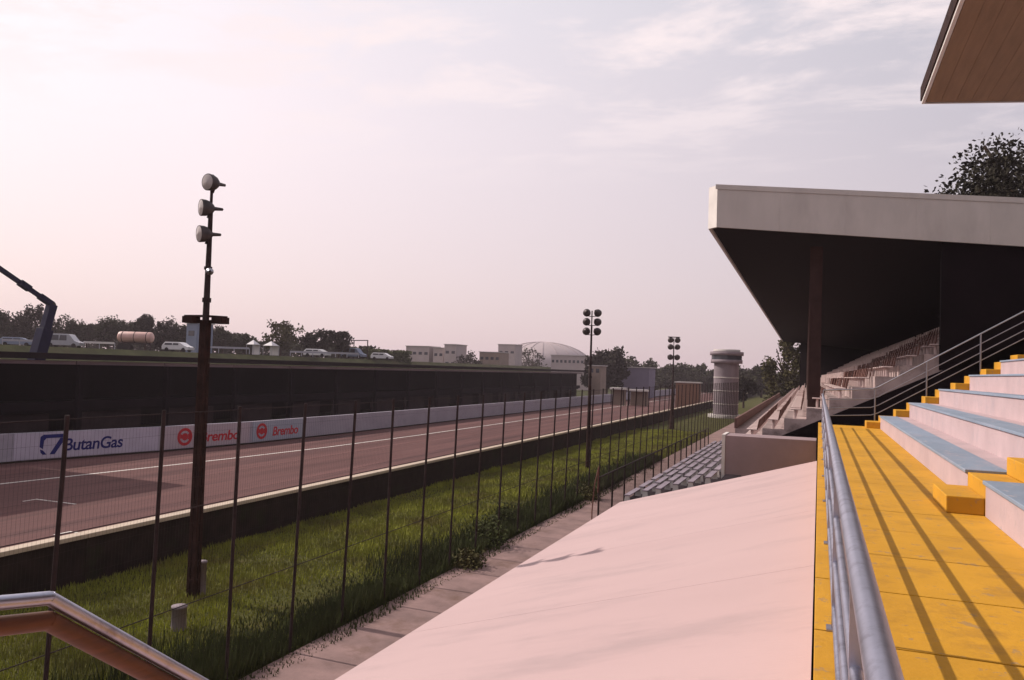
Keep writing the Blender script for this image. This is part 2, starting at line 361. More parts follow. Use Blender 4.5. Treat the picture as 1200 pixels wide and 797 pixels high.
# ------------------------------------------------------------------ light masts
PX=aty(226,700,17.3).x
def lamp_mb(p,d,r=.27,L=.5):
    h=MB();h.lathe([(r,0),(r*1.04,.02),(r*1.02,.06),(r*.99,L*.28),(r*.82,L*.5),(r*.5,L*.68),(r*.25,L*.76),(r*.17,L*1.2),(.001,L*1.25)],p,[-q for q in d])
    g=MB();g.lathe([(.001,-.03),(r*.5,-.02),(r*.96,.005)],p,[-q for q in d]);return h,g
def mast(px,Y,ztop,heads,label,name='light_mast',lattice=True,plat=1.02,lower_w=.15):
    base=aty(px,0,Y);x=base.x if False else px
    r=empty(name,(x,Y,0),label=label,cat='light mast')
    lz=E+plat
    w=MB();a=lower_w/2
    if lattice:
        for sx,sy in((-1,-1),(1,-1),(1,1),(-1,1)):
            w.beam((x+sx*a,Y+sy*a,0),(x+sx*a*.75,Y+sy*a*.75,lz),.10,.10)
        n=int(lz/.5)
        for k in range(n):
            z0=k*lz/n;z1=(k+1)*lz/n;f0=1-.25*k/n
            for s1,s2 in(((-1,-1),(1,-1)),((1,-1),(1,1)),((1,1),(-1,1)),((-1,1),(-1,-1))):
                if k%2:s1,s2=s2,s1
                w.beam((x+s1[0]*a*f0,Y+s1[1]*a*f0,z0),(x+s2[0]*a*f0,Y+s2[1]*a*f0,z1),.05,.05)
                w.beam((x+s1[0]*a*f0,Y+s1[1]*a*f0,z0),(x+s2[0]*a*f0,Y+s2[1]*a*f0,z0+.001),.12,.03)
        w.tube((x,Y,0),(x,Y,lz),.10,.08)
    else:
        w.tube((x,Y,0),(x,Y,lz),lower_w/2,.1)
    child(w,'lower_mast',M['rust'],r)
    w=MB();w.tube((x,Y,lz-.3),(x,Y,E+ztop-1.1),.095,.06);w.tube((x,Y,lz+.5),(x,Y,lz+.62),.12);w.tube((x,Y,lz+1.4),(x,Y,lz+1.48),.11)
    w.tube((x,Y,E+ztop-1.2),(x,Y,E+ztop-.1),.04)
    child(w,'upper_pole',M['dark'],r)
    if lattice and name=='light_mast' and plat>.9:
        w=MB()
        d=Vector((math.cos(PSI),math.sin(PSI),0))
        for s in(-1,1):
            for q in(.0,.14):
                w.beam(Vector((x,Y,lz-.02+q))+d*s*.05,Vector((x,Y,lz+.02+q*.6))+d*s*.58,.1,.06)
            c=Vector((x,Y,lz-.0))+d*s*.4;w.box(c.x-.17,c.x+.17,c.y-.16,c.y+.16,c.z-.08,c.z+.1)
        child(w,'crossarm',M['rust'],r)
    for hx,hz,d,rad in heads:
        p=Vector((x,Y,E+hz))+Vector((math.cos(PSI),math.sin(PSI),0))*hx
        d=Vector(d).normalized();h,gl=lamp_mb(p+d*.2,d,rad)
        ho=child(h,'floodlight',M['lamp'],r);go=gl.build('lens',M['lens'],ho);go.matrix_parent_inverse=ho.matrix_parent_inverse.copy()
        go.matrix_parent_inverse=Matrix.Identity(4)
        w=MB();w.beam(Vector((x,Y,p.z-.28)),p+Vector((0,0,-.25)),.05,.05);w.beam(p+Vector((0,0,-.27)),p+Vector((0,0,0))-d*.1,.04,.05)
        child(w,'bracket',M['dark'],r)
    return r
m1=mast(PX,17.3,5.15,[(.03,4.82,(-.15,-.95,-.05),.225),(-.08,4.12,(-.5,-.85,-.05),.225),(-.10,3.40,(-.47,-.88,-.08),.225)],'nearest light mast, rusty lattice base and three stacked floodlights')
w=MB();w.lathe([(.001,0),(.09,.02),(.1,.12),(.03,.2)],(PX+.1,17.25,E+2.35),(.6,-.6,0));child(w,'siren',M['galv'],m1)
w=MB();w.box(-14.62,-14.36,15.15,15.45,0,1.05);child(w,'cabinet',M['galv'],m1,bevel=.02) if False else None
pd=0.23
hs=[]
for hz in(3.85,3.25,2.62):
    for hx in(-.34,.34):hs.append((hx,hz,(-.3 if hx<0 else .1,.95,-.25),.25))
m2=mast(-14.1,50.95,4.05,hs,'slimmer middle light mast with six round floodlights in two columns',lattice=False,plat=-1.0,lower_w=.3)
hs=[(hx,hz,(0,.9,-.3),.33) for hz in(3.9,3.1,1.9) for hx in(-.4,.4)]
m3=mast(-15.86,93.24,4.2,hs,'farthest light mast, small with a boxy floodlight cluster left of the round tower',lattice=False,plat=-1.2,lower_w=.62)
w=MB();w.beam((-16.5,93.0,E+4.2),(-15.2,93.5,E+4.2),.1,.1);w.beam((-16.5,93.0,E+2.0),(-15.2,93.5,E+2.0),.1,.1);child(w,'crossarm',M['dark'],m3)
# concrete stubs at foot of mast
def stub(px,py,h,r,label):
    rr=ray(px,py);k=-E/rr.z;p=rr*k
    w=MB();w.lathe([(r,0),(r,h-.03),(r*1.08,h-.028),(r*1.08,h+.02),(.001,h+.025)],(p.x,p.y,0),(0,0,1),16)
    w.build('concrete_bollard',M['towerc'],label=label,cat='bollard')
stub(235,697,.9,.13,'taller pale concrete stub against the foot of the nearest light mast')
stub(209,738,.55,.17,'shorter squat concrete stub in the grass before the nearest light mast')
# ------------------------------------------------------------------ sloping canopy over the lower terrace
SH=lambda x:E-2.6+.297*x       # canopy surface height
cn=empty('sloping_canopy',(-3,10,0),label='large smooth pale pink sloping slab below the yellow walkway',cat='canopy')
yb=[-8+ (26.95+8)*i/7 for i in range(8)]
w=MB()
for i in range(7):
    a,b=yb[i]+.004,yb[i+1]-.004
    w.hexa([(-6.28,a,SH(-6.28)-.14),(-.02,a,SH(-.02)-.14),(-.02,b,SH(-.02)-.14),(-6.28,b,SH(-6.28)-.14),(-6.28,a,SH(-6.28)),(-.02,a,SH(-.02)),(-.02,b,SH(-.02)),(-6.28,b,SH(-6.28))])
child(w,'slab',M['sheet'],cn)
w=MB();w.box(-5.9,-5.65,-8,26.9,0,SH(-5.9)-.16);child(w,'support_wall',M['conc'],cn)
# ------------------------------------------------------------------ bench terrace beyond the canopy
bt=empty('bench_terrace',(-5,40,0),label='dark stepped terrace carrying grey benches beyond the pink slab',cat='terrace')
w=MB();rowx=[-6.15+.54*i for i in range(7)]
for i,x in enumerate(rowx):
    zt=SH(x)-.14
    w.box(x-.2,x+.339,27.3,52.9,0 if i==0 else zt-.6,zt)
child(w,'steps',M['benchdark'],bt)
seg_y=[27.5+2.35*i for i in range(11)]
def mk_bench():
    r=empty('bench',label='pale grey plank bench with short end supports in the rows beyond the pink slab',cat='bench',group='benches on the lower terrace')
    w=MB();w.box(-.10,.10,0,1.95,.25,.285);w.build('seat_plank',M['bench'],r,bevel=.006)
    w=MB();w.box(.15,.18,0,2.05,.40,.58);w.build('back_plank',M['bench'],r) if False else None
    for y in(.02,1.82):
        w=MB();w.extr([(-.11,0),(.11,0),(.07,.248),(-.07,.248)],'y',y,y+.08);w.build('support',M['white'],r)
    return r
b0=mk_bench();first=True
rnd=random.Random(4)
for i,x in enumerate(rowx[:6]):
    for k,y in enumerate(seg_y):
        o=b0 if first else copy_tree(b0);first=False
        o.location=(x+rnd.uniform(-.015,.015),y+(.3 if i%2 else 0)+rnd.uniform(-.04,.04),SH(x)-.14)
# box wall (vomitory) at head of terrace
vb=empty('stair_enclosure',(-1.2,30.5,0),label='grey pink rendered block with its sunlit side painted pale between the slab and the far stand',cat='wall')
w=MB();w.box(-3.15,-.05,30,31.4,0,E-2.2);child(w,'wall',M['boxc'],vb,bevel=.01)
w=MB();w.box(-3.27,-3.153,29.97,31.4,0,E-2.17);child(w,'sunlit_side',M['white'],vb)  # white strip colours in the sunlit side of the grey wall
# ------------------------------------------------------------------ own grandstand
WZ=E-1.6
gs=empty('near_grandstand',(1.5,10,0),label='sunlit near grandstand with yellow walkway and pale pink and blue seating steps',cat='grandstand')
YE=28.8
w=MB();w.box(.0,1.9,-8,YE+1.1,WZ-.35,WZ-.035);child(w,'walkway_base',M['joint'],gs)
joints=[5.34+1.37*k for k in range(-9,18)]
def cells(x0,x1,z0,z1,name):
    w=MB();js=[-8]+[j for j in joints if -8<j<YE+1]+[YE+1.1]
    for p,q in zip(js,js[1:]):
        gp_=.011 if abs(p-5.34)<.01 or abs(p-6.71)<.01 else .0035
        gq=.011 if abs(q-5.34)<.01 or abs(q-6.71)<.01 else .0035
        w.box(x0,x1,p+gp_,q-gq,z0,z1)
    child(w,name,M['yellow'],gs,bevel=.004)
cells(.205,1.898,WZ-.033,WZ,'walkway_slab')
cells(.0,.20,WZ-.033,WZ+.05,'kerb')
w=MB();w.box(.01,.2,-8,YE+1.1,0,WZ-.352);child(w,'front_wall',M['yellow'],gs)
NR=12;RX=lambda i:1.9+.85*i
RZ=lambda i:E-1.17+.475*i
AY0,AY1=11.1,12.35
def row_block(i,ya,yb_,label=None):
    w=MB();x0=RX(i);x1=RX(i+1)-.002;zt=RZ(i)
    w.box(x0,x1,ya,yb_,zt-.9,zt-.05);o=child(w,'seat_riser',M['riser'],gs)
    t=MB()
    n=max(1,round((yb_-ya)/2.4))
    for k in range(n):
        a=ya+(yb_-ya)*k/n;b=ya+(yb_-ya)*(k+1)/n
        t.box(x0-.035,x0+.5,a+.004,b-.004,zt-.048,zt)
    o2=child(t,'seat_board',M['tread'],gs,bevel=.008)
    t=MB();t.box(x0+.505,x1,ya+.004,yb_-.004,zt-.045,zt-.012);child(t,'foot_tread',M['riser'],gs)
for i in range(NR):
    row_block(i,AY1,YE);row_block(i,-8,AY0)
def aisle(ya,yb_,n):
    for i in range(n):
        w=MB();x0=RX(i);x1=RX(i+1)-.002;zt=RZ(i)-.035
        w.box(x0,x1,ya+.003,yb_-.003,zt-.9,zt);child(w,'aisle_tread',M['yellow'],gs,bevel=.01)
        w=MB();zl=(WZ if i==0 else RZ(i-1)-.035)+.002
        w.box(x0-(.42 if i==0 else .40),x0-.003,ya+.02,yb_-.02,zl,zl+(.21 if i==0 else .235));child(w,'half_step',M['yellow'],gs,bevel=.012)
aisle(AY0,AY1,NR);aisle(YE,YE+1.05,NR)
w=MB();w.extr([(1.9,0),(RX(NR),0),(RX(NR),RZ(NR-1)-.95),(1.9,RZ(0)-.95)],'y',YE+.7,YE+1.04);child(w,'end_wall',M['conc'],gs)
w=MB();w.box(RX(NR),RX(NR)+.3,-8,YE+1,0,RZ(NR)+3.6);child(w,'rear_wall',M['conc'],gs)
# roof of the near stand
rf=empty('near_roof',(9,6,0),label='near stand roof corner with golden brown soffit and white edge, top right',cat='roof')
RO=aty(1080,122,20.8);rz=RO.z;rx=RO.x;sl=.073
def slab(mb,x0,x1,y0,y1,za,th):
    f=lambda x:za-sl*(x-rx)
    mb.hexa([(x0,y0,f(x0)),(x1,y0,f(x1)),(x1,y1,f(x1)),(x0,y1,f(x0)),(x0,y0,f(x0)+th),(x1,y0,f(x1)+th),(x1,y1,f(x1)+th),(x0,y1,f(x0)+th)])
w=MB();slab(w,rx+.07,13,-12,20.72,rz+.045,.3);child(w,'roof_deck',M['roofdark'],rf)
w=MB()
x=rx+.08
while x<12.9:
    slab(w,x,x+.305,-12,20.7,rz+.012+.0,.03);x+=.31
child(w,'soffit_boards',M['plank'],rf)
w=MB();slab(w,rx,rx+.066,-12,20.8,rz,.1);child(w,'edge_trim',M['white'],rf)
w=MB();slab(w,rx-.03,rx-.003,-12,20.8,rz+.07,.32);child(w,'gutter',M['rust'],rf)
w=MB();slab(w,rx+.07,13,20.725,20.8,rz-.0,.4);child(w,'end_fascia',M['conc'],rf)
for y in(-8,2,12):
    w=MB();w.tube((12.2,y,0),(12.2,y,rz-.75),.2);child(w,'column',M['column'],rf)
# railings
ra=empty('walkway_railing',(.14,10,WZ),label='brushed steel railing running along the left edge of the yellow walkway',cat='railing')
x=.118;TR=E-.535
w=MB();w.path([(x,-6,TR),(x,28.4,TR)],.033,20);child(w,'top_rail',M['chrome'],ra)
for z in(-.875,-1.15,-1.42):
    w=MB();w.path([(x,-6,E+z),(x,28.4,E+z)],.021,12);child(w,'lower_rail',M['chrome'],ra)
for i in range(13):
    y=5.34+2.74*(i-4)+.04
    w=MB();w.box(x-.02,x+.02,y-.012,y+.012,WZ+.05,TR-.02);w.box(x-.05,x+.05,y-.06,y+.06,WZ+.052,WZ+.062);child(w,'post',M['chrome'],ra)
er=empty('stair_railing',(3,29.9,WZ),label='thin steel stair railing climbing beside the yellow steps to the right',cat='railing')
ya=29.75;p0=Vector((1.78,ya,E-.30));d=Vector((1,0,.615));
for k,dz in enumerate((0,-.33,-.62,-.88)):
    w=MB();a=p0+Vector((0,0,dz));w.path([Vector((.15,ya,p0.z+dz-.12)),a+Vector((-.12,0,-.02)),a+d*.1,a+d*9],.024 if k==0 else .015,10);child(w,'rail',M['galv'] if k else M['galv'],er)
for k in range(7):
    q=p0+d*(1.56*k+.0);w=MB();w.tube((q.x,ya,q.z-1.2-(.03 if k else 0)),(q.x,ya,q.z),.024,n=10);child(w,'post',M['galv'],er)
w=MB();w.tube((.15,ya,WZ),(.15,ya,p0.z-.12),.024,n=10);child(w,'post',M['galv'],er)
# handrail at lower left
hr=empty('stair_handrail',(-2.5,2,E-1),label='steel tube handrail over an orange brown board in the bottom left corner',cat='handrail')
def dep(px,py,D):
    q=ray(px,py)*(D/F);q.z+=E;return q
C=dep(58,701,2.5);Rr=dep(246,806,3.05);Lf=dep(-60,712,2.3)
R2=C+(Rr-C)*1.7;L2=C+(Lf-C)*1.5
w=MB();w.path([L2,C,R2],.022,20);child(w,'tube',M['chrome'],hr)
w=MB();o=Vector((0,0,-.07));w.path([L2+o,C+o,R2+o],.030,20);child(w,'wooden_rail',M['wood'],hr)
w=MB()
for p in(L2,R2):
    w.tube((p.x,p.y,SH(p.x)),(p.x,p.y,p.z-.03),.024)
child(w,'post',M['chrome'],hr)
# ------------------------------------------------------------------ far grandstand
fg=empty('far_grandstand',(0,60,0),rz=0,label='far covered grandstand with heavy grey fascia and black shaded interior',cat='grandstand')
yaw=-.0145
def skew(o):             # the far stand stands slightly turned from the near one
    for v in o.data.vertices:v.co.x+= (v.co.y-34)*(-.0145)
    return o
def fch(mb,name,m,**k):return skew(child(mb,name,m,fg,**k))
FY0,FY1=34,150
fl=lambda x:E+6.22-.098*(x+4.5)
def fslab(mb,x0,x1,y0,y1,dz,th):
    mb.hexa([(x0,y0,fl(x0)+dz),(x1,y0,fl(x1)+dz),(x1,y1,fl(x1)+dz),(x0,y1,fl(x0)+dz),(x0,y0,fl(x0)+dz+th),(x1,y0,fl(x1)+dz+th),(x1,y1,fl(x1)+dz+th),(x0,y1,fl(x0)+dz+th)])
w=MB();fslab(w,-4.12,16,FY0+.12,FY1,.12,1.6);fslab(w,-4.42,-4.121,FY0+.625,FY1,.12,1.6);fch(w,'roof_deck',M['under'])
w=MB()
xx=-4.12
while xx<15.9:
    fslab(w,xx,min(xx+2.5,16)-.003,FY0,FY0+.118,0,1.78);xx+=2.5
fch(w,'end_fascia',M['conc'])
w=MB();z0,z1=fl(-4.55),fl(-4.12);w.hexa([(-4.55,FY0+.62,z0),(-4.13,FY0,z1),(-4.13,FY0+.2,z1),(-4.42,FY0+.62,z0),(-4.55,FY0+.62,z0+1.78),(-4.13,FY0,z1+1.78),(-4.13,FY0+.2,z1+1.78),(-4.42,FY0+.62,z0+1.78)]);fch(w,'corner_fascia',M['white'])  # sunlight on the corner put into its white colour
w=MB();fslab(w,-4.2,16.0,FY0-.03,FY0-.003,1.6,.2);fch(w,'coping',M['conc'])
w=MB();fslab(w,-4.55,-4.425,FY0+.625,FY1,0,1.78);fch(w,'front_fascia',M['white'],bevel=.02)  # sunlit track side painted whiter than the shaded grey end
for k in range(10):
    y=36+12*k
    w=MB();w.box(-.42,.08,y,y+.5,0,fl(.0)-.2);fch(w,'column',M['column'],bevel=.02)
FR=lambda i:-3.0+.85*i
FZ=lambda i:E-2.62+.46*i
NF=17
w=MB()
for i in range(NF):
    w.box(FR(i),FR(i+1)-.001,FY0+.6,FY1-6,(FZ(i)-1.0) if i else 0,FZ(i))
fch(w,'tier_steps',M['tier'])
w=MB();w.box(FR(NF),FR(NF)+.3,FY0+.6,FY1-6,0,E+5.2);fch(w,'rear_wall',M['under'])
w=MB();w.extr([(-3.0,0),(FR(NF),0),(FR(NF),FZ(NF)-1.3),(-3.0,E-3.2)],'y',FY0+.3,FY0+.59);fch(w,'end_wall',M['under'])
w=MB();w.extr([(4.3,FZ(8)-.6),(16,FZ(8)-.6),(16,fl(16)+.1),(4.3,fl(4.3)+.1)],'y',FY0+.3,FY0+.58);fch(w,'shade_screen',M['under'])  # added near-black screen standing in for shade over the upper rows
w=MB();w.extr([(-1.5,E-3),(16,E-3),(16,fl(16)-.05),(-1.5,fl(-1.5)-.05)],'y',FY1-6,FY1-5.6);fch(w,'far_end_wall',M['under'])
w=MB();w.box(-4.7,-3.05,53,FY1-6,0,E-3.4);fch(w,'front_walkway',M['tier'])
w=MB();w.box(-4.75,-4.6,53,FY1-6,E-3.395,E-2.75);fch(w,'parapet',M['brownrail'])
# seats
def mk_seat():
    r=empty('stadium_seat',label='small pink and brown seat in the sunlit rows of the far covered stand',cat='seat',group='seats in the far covered stand')
    w=MB();w.box(-.2,.22,-.23,.23,.36,.41);w.box(-.05,.05,-.05,.05,0,.358);w.build('seat',M['seat'],r,bevel=.02)
    w=MB();w.hexa([(.2,-.23,.38),(.24,-.23,.38),(.24,.23,.38),(.2,.23,.38),(.28,-.22,.80),(.32,-.22,.80),(.32,.22,.80),(.28,.22,.80)]);w.build('backrest',M['seatb'],r)
    return r
s0=mk_seat();first=True;cnt=0
cols=[FY0+.9+1.02*k for k in range(24)]
for i in range(12):
    for k,y in enumerate(cols):
        if rnd.random()<.12:continue
        if cnt>=288:break
        o=s0 if first else copy_tree(s0);first=False;cnt+=1
        o.location=(FR(i)+.42-(y-34)*.0145,y,FZ(i))
        o.rotation_euler.z=rnd.uniform(-.05,.05)
w=MB()
for i in range(13):
    y=cols[-1]+1
    while y<FY1-8:
        x=FR(i)+.42
        if rnd.random()>.1:
            w.box(x-.2,x+.22,y-.23,y+.23,FZ(i)+.3,FZ(i)+.41);w.box(x+.22,x+.27,y-.23,y+.23,FZ(i)+.36,FZ(i)+.8)
        y+=1.02
so=w.build('stadium_seat_rows',M['seat'],kind='stuff',label='distant continuing rows of pinkish seats in the far covered stand',cat='seats');skew(so)
# plinth of pale blocks next to the stair rail (landing side of far stand)
# ------------------------------------------------------------------ round tower
tw=empty('round_tower',(-13.4,125,0),label='round pale control tower with wider cab on top at the end of the fence',cat='tower')
c=(-13.2,125,0)
w=MB();w.lathe([(1.85,0),(1.85,E+1.75)],c,(0,0,1),32);child(w,'shaft',M['towerc'],tw)
w=MB();w.lathe([(2.6,0),(2.6,.5),(1.86,.52)],c,(0,0,1),32);child(w,'plinth',M['conc'],tw)
w=MB()
for z in(2,4,6):w.lathe([(1.853,z),(1.9,z+.02),(1.9,z+.15),(1.853,z+.17)],c,(0,0,1),32)
child(w,'band',M['conc'],tw)
w=MB();w.lathe([(1.86,E+1.752),(2.35,E+1.76),(2.35,E+2.3),(2.3,E+2.302)],c,(0,0,1),32);child(w,'cab_wall',M['towerc'],tw)
w=MB();w.lathe([(2.25,E+2.3),(2.25,E+2.95)],c,(0,0,1),32);child(w,'cab_window',M['glass'],tw)
w=MB();w.lathe([(2.3,E+2.95),(2.5,E+2.96),(2.5,E+3.5),(.001,E+3.6)],c,(0,0,1),32);child(w,'cab_roof',M['towerc'],tw)
w=MB();w.lathe([(2.0,E+3.56),(2.0,E+3.85),(.001,E+3.9)],c,(0,0,1),24);child(w,'roof_cap',M['conc'],tw)
# ------------------------------------------------------------------ trees
def tree(name,label,x,y,zb,h,rx,rzz,n,leaf,m,seed,clumps=26,ry=None,limbs=5,dens=.33,group=None):
    rnd=random.Random(seed);ry=ry or rx
    r=empty(name,(x,y,zb),label=label,cat='tree' if 'hedge' not in name else 'hedge',group=group)
    w=MB();top=h-rzz*1.1
    w.tube((0,0,-.1),(0,0,top),.035*h,.02*h,8)
    for k in range(limbs):
        a=rnd.random()*6.28;rr=rnd.uniform(.4,.8)
        w.tube((0,0,top*rnd.uniform(.6,1)),(rx*rr*math.cos(a),ry*rr*math.sin(a),top+rzz*rnd.uniform(.2,1.1)),.014*h,.005*h,6)
    w.build('trunk',M['bark'],r,fix=False)
    cz=h-rzz;cs=[]
    for k in range(clumps):
        while True:
            p=Vector((rnd.uniform(-1,1),rnd.uniform(-1,1),rnd.uniform(-1,1)))
            if .35<p.length<.9:break
        cs.append((p,rnd.uniform(.6,1.2)))
    vs=[];fs=[]
    for k in range(n):
        p,s=cs[rnd.randrange(clumps)]
        q=Vector((rnd.gauss(0,1),rnd.gauss(0,1),rnd.gauss(0,1)))*dens*.45*s
        if q.length>dens*1.15*s:q*=dens*1.15*s/q.length*rnd.random()
        q=p+q
        c=Vector((q.x*rx,q.y*ry,cz+q.z*rzz))
        a=Vector((rnd.gauss(0,1),rnd.gauss(0,1),rnd.gauss(0,1))).normalized();b=a.cross(Vector((rnd.gauss(0,1),rnd.gauss(0,1),rnd.gauss(0,1)))).normalized()
        l=leaf*rnd.uniform(.6,1.3);i=len(vs)
        vs+=[c-a*l*.5,c+b*l*.3,c+a*l*.5,c-b*l*.3];fs.append((i,i+1,i+2,i+3))
    w=MB();w.v=[tuple(v) for v in vs];w.f=fs;w.sm=[False]*len(fs);w.build('crown',m,r,fix=False)
    return r
TB=E+.8
def treepx(px,ytop,Y,wpx,label,m,seed,zb=TB,n=2600,leaf=.6,name='tree',dens=.33,clumps=26,squat=.55):
    p=aty(px,ytop,Y);D=-p.x*math.sin(PSI)+Y*math.cos(PSI);rx=wpx/2*D/F
    h=p.z-zb;tree(name,label,p.x,Y,zb,h,rx,max(h*squat*.8,1),n,leaf,m,seed,dens=dens*1.1,clumps=clumps)
L='leafL'
for a in [
 (-15,362,104,44,'dark tree at the very left edge of the photo','leafL'),
 (14,365,112,40,'dark rounded tree left of the blue boom lift','leafD'),
 (44,358,110,34,'taller dark tree right behind the blue boom lift','leafD'),
 (77,372,120,38,'green tree just behind the silver van','leafL'),
 (103,376,128,34,'pale green tree between the silver van and pink tanker','leafL'),
 (128,372,122,34,'mid green tree to the left of the pink tanker','leafL'),
 (154,374,128,30,'low tree rising behind the pink tanker','leafL'),
 (172,370,120,24,'dark spiky tree over the right end of the pink tanker','leafD'),
 (192,373,125,30,'dark tree between the pink tanker and the nearest light mast','leafD'),
 (214,380,130,28,'low dark tree left of the nearest light mast','leafL'),
 (262,385,135,34,'low green tree right of the nearest light mast','leafL'),
 (287,392,140,30,'lowest bushy tree before the gap in the treeline','leafL'),
]:treepx(*a[:4],a[4],M[a[5]],hash(a[0])%999,n=3400,leaf=.5,dens=.42)
treepx(330,374,128,48,'airy yellow green tree standing above the treeline left of centre',M['leafY'],5,n=1500,leaf=.65,clumps=30,dens=.3)
treepx(372,387,126,40,'dark spreading tree right of the airy yellow green one',M['leafD'],6,n=1800,leaf=.6,dens=.36)
treepx(398,386,124,34,'dark spreading tree left of the small metal frame',M['leafD'],7,n=1800,leaf=.6,dens=.36)
treepx(550,413,230,34,'small dark tree right of the white houses',M['leafD'],8,zb=0,n=1300,leaf=1.0)
treepx(623,408,330,40,'small grey green tree in front of the pale dome',M['leafL'],9,zb=0,n=900,leaf=1.1)
treepx(712,406,190,46,'large dark rounded tree behind the middle light mast',M['leafD'],10,zb=0,n=5000,leaf=1.0,squat=.5,clumps=34)
treepx(697,418,196,30,'dark bush like tree left of the large rounded tree',M['leafD'],11,zb=0,n=2500,leaf=.9)
for k,(px,yt,Y,wd,lb) in enumerate([
 (742,421,270,30,'distant tree just right of the large rounded tree'),
 (764,423,290,32,'distant tree above the lilac shed'),
 (787,427,280,30,'distant tree directly behind the farthest light mast'),
 (808,426,300,32,'distant tree right of the farthest light mast'),
 (826,428,290,26,'distant tree touching the left side of the round tower'),
 (874,431,260,26,'distant tree right beside the round tower'),
 (893,427,250,26,'distant tree between the round tower and the far stand')]):
    treepx(px,yt,Y,wd,lb,M['leafL'],40+k,zb=0,n=2000,leaf=1.2,dens=.4)
treepx(925,394,152,66,'leafy tree beyond the far end of the covered stand',M['leafY'],61,zb=0,n=5200,leaf=.65,clumps=40,dens=.26,squat=.62)
treepx(872,440,165,30,'low bushy tree right of the round tower foot',M['leafD'],62,zb=0,n=2400,leaf=.7)
tree('broadleaf_tree','huge dark tree towering over the roof of the far stand, right edge',17.0,62,0,E+18.0,10.0,7.2,100000,.32,M['leafD'],77,clumps=130,dens=.34,limbs=9)
# far-off woods reading as one mass
def woods(segs,m,label,leaf,seed):
    rnd=random.Random(seed);w=MB()
    for (px0,py0,px1,py1,Y,zb,n) in segs:
        a=aty(px0,py0,Y);b=aty(px1,py1,Y);L_=(b-a).length
        for k in range(n):
            t=rnd.random();c=a.lerp(b,t);q=.5+.5*noise.noise(Vector((t*L_*.11,seed,0)))+.25*noise.noise(Vector((t*L_*.4,seed,3)))
            zt=zb+(c.z-zb)*(.55+.45*q);z=zb+(zt-zb)*rnd.random()**.8
            c=Vector((c.x,c.y+rnd.uniform(-3,3),z));u=Vector((rnd.gauss(0,1),rnd.gauss(0,1),rnd.gauss(0,1))).normalized();v=u.orthogonal().normalized();l=leaf*rnd.uniform(.6,1.4);i=len(w.v)
            w.v+=[tuple(c-u*l),tuple(c+v*l*.6),tuple(c+u*l),tuple(c-v*l*.6)];w.f.append((i,i+1,i+2,i+3));w.sm.append(False)
    w.build('woods',m,fix=False,label=label,cat='woods',kind='stuff')
woods([(-60,372,300,388,172,TB-1,9000),(290,392,440,404,185,TB-1,3000),(430,411,580,417,260,0,4000)],M['leafL'],'continuous far-off belt of trees behind the field on the left',.55,2)
woods([(690,425,830,430,340,0,6000),(825,432,960,430,300,0,5000)],M['leafL'],'continuous far-off belt of trees beyond the end of the track',.9,5)
# hedge
h=MB();rnd=random.Random(3)
pa=aty(430,409,150);pb_=aty(478,411,165)
for k in range(1800):
    t=rnd.random();c=pa.lerp(pb_,t);c=Vector((c.x+rnd.uniform(-1,1),c.y+rnd.uniform(-1,1),rnd.uniform(TB-.6,pa.z)))
    a=Vector((rnd.gauss(0,1),rnd.gauss(0,1),rnd.gauss(0,1))).normalized();b=a.orthogonal().normalized();i=len(h.v)
    h.v+=[tuple(c-a*.4),tuple(c+b*.25),tuple(c+a*.4),tuple(c-b*.25)];h.f.append((i,i+1,i+2,i+3));h.sm.append(False)
h.build('hedge',M['leafH'],fix=False,label='clipped green hedge left of the white houses',cat='hedge')
# ------------------------------------------------------------------ things on the raised field and beyond
def van(x,y,z,rz,body,label,L=4.6,H=1.75,name='parked_van'):
    r=empty(name,(x,y,z),rz,label=label,cat='van' if H>1.6 else 'car')
    w=MB();hw=.88
    pr=[(-L/2,.3),(L/2,.3),(L/2+.03,.75),(L/2-.75,1.0),(L/2-1.5,H-.05),(L/2-1.9,H),(-L/2+.5,H),(-L/2+.08,1.05),(-L/2-.03,.8)]
    w.extr(pr,'y',-hw,hw);w.build('body',body,r,bevel=.06)
    w=MB()
    for s in(-1,1):
        for x0,x1 in((-L/2+.45,-.5),(-.42,.6)):
            w.hexa([(x0,s*hw-.02,1.02),(x1,s*hw-.02,1.02),(x1,s*hw+.02*1,1.02),(x0,s*hw+.02,1.02),(x0+.12,s*hw-.02,H-.18),(x1-.02,s*hw-.02,H-.18),(x1-.02,s*hw+.02,H-.18),(x0+.12,s*hw+.02,H-.18)])
    w.build('window',M['glass'],r)
    for sx in(-L/2+.85,L/2-.85):
        for s in(-1,1):
            w=MB();w.tube((sx,s*.9,.32),(sx,s*.68,.32),.32,n=16);w.build('wheel',M['tyre'],r)
    for s in(-1,1):
        w=MB();w.box(L/2-.02,L/2+.05,s*.65-.14,s*.65+.14,.66,.8);w.build('headlight',M['lens'],r)
    return r
p=aty(76,405,84);van(p.x,84,TB,R(25),M['silver'],'silver van parked on the raised field behind the pits',L=4.9,H=1.95)
p=aty(20,405,88);van(p.x,88,TB,R(40),M['bluebox'],'low bluish car near the left edge beyond the pits',H=1.4,name='parked_car')
p=aty(209,404,98);van(p.x,98,TB,R(10),M['carwhite'],'white car parked left of the nearest light mast',H=1.5,name='parked_car')
p=aty(448,416,150);van(p.x,150,TB,R(10),M['carwhite'],'white car parked before the hedge',H=1.5,name='parked_car')
p=aty(415,412,128);van(p.x,128,TB,R(5),M['bluebox'],'grey blue van below the small metal frame',H=1.9)
p=aty(372,410,120);van(p.x,120,TB,R(5),M['carwhite'],'low white car under the dark spreading trees',H=1.4,name='parked_car')
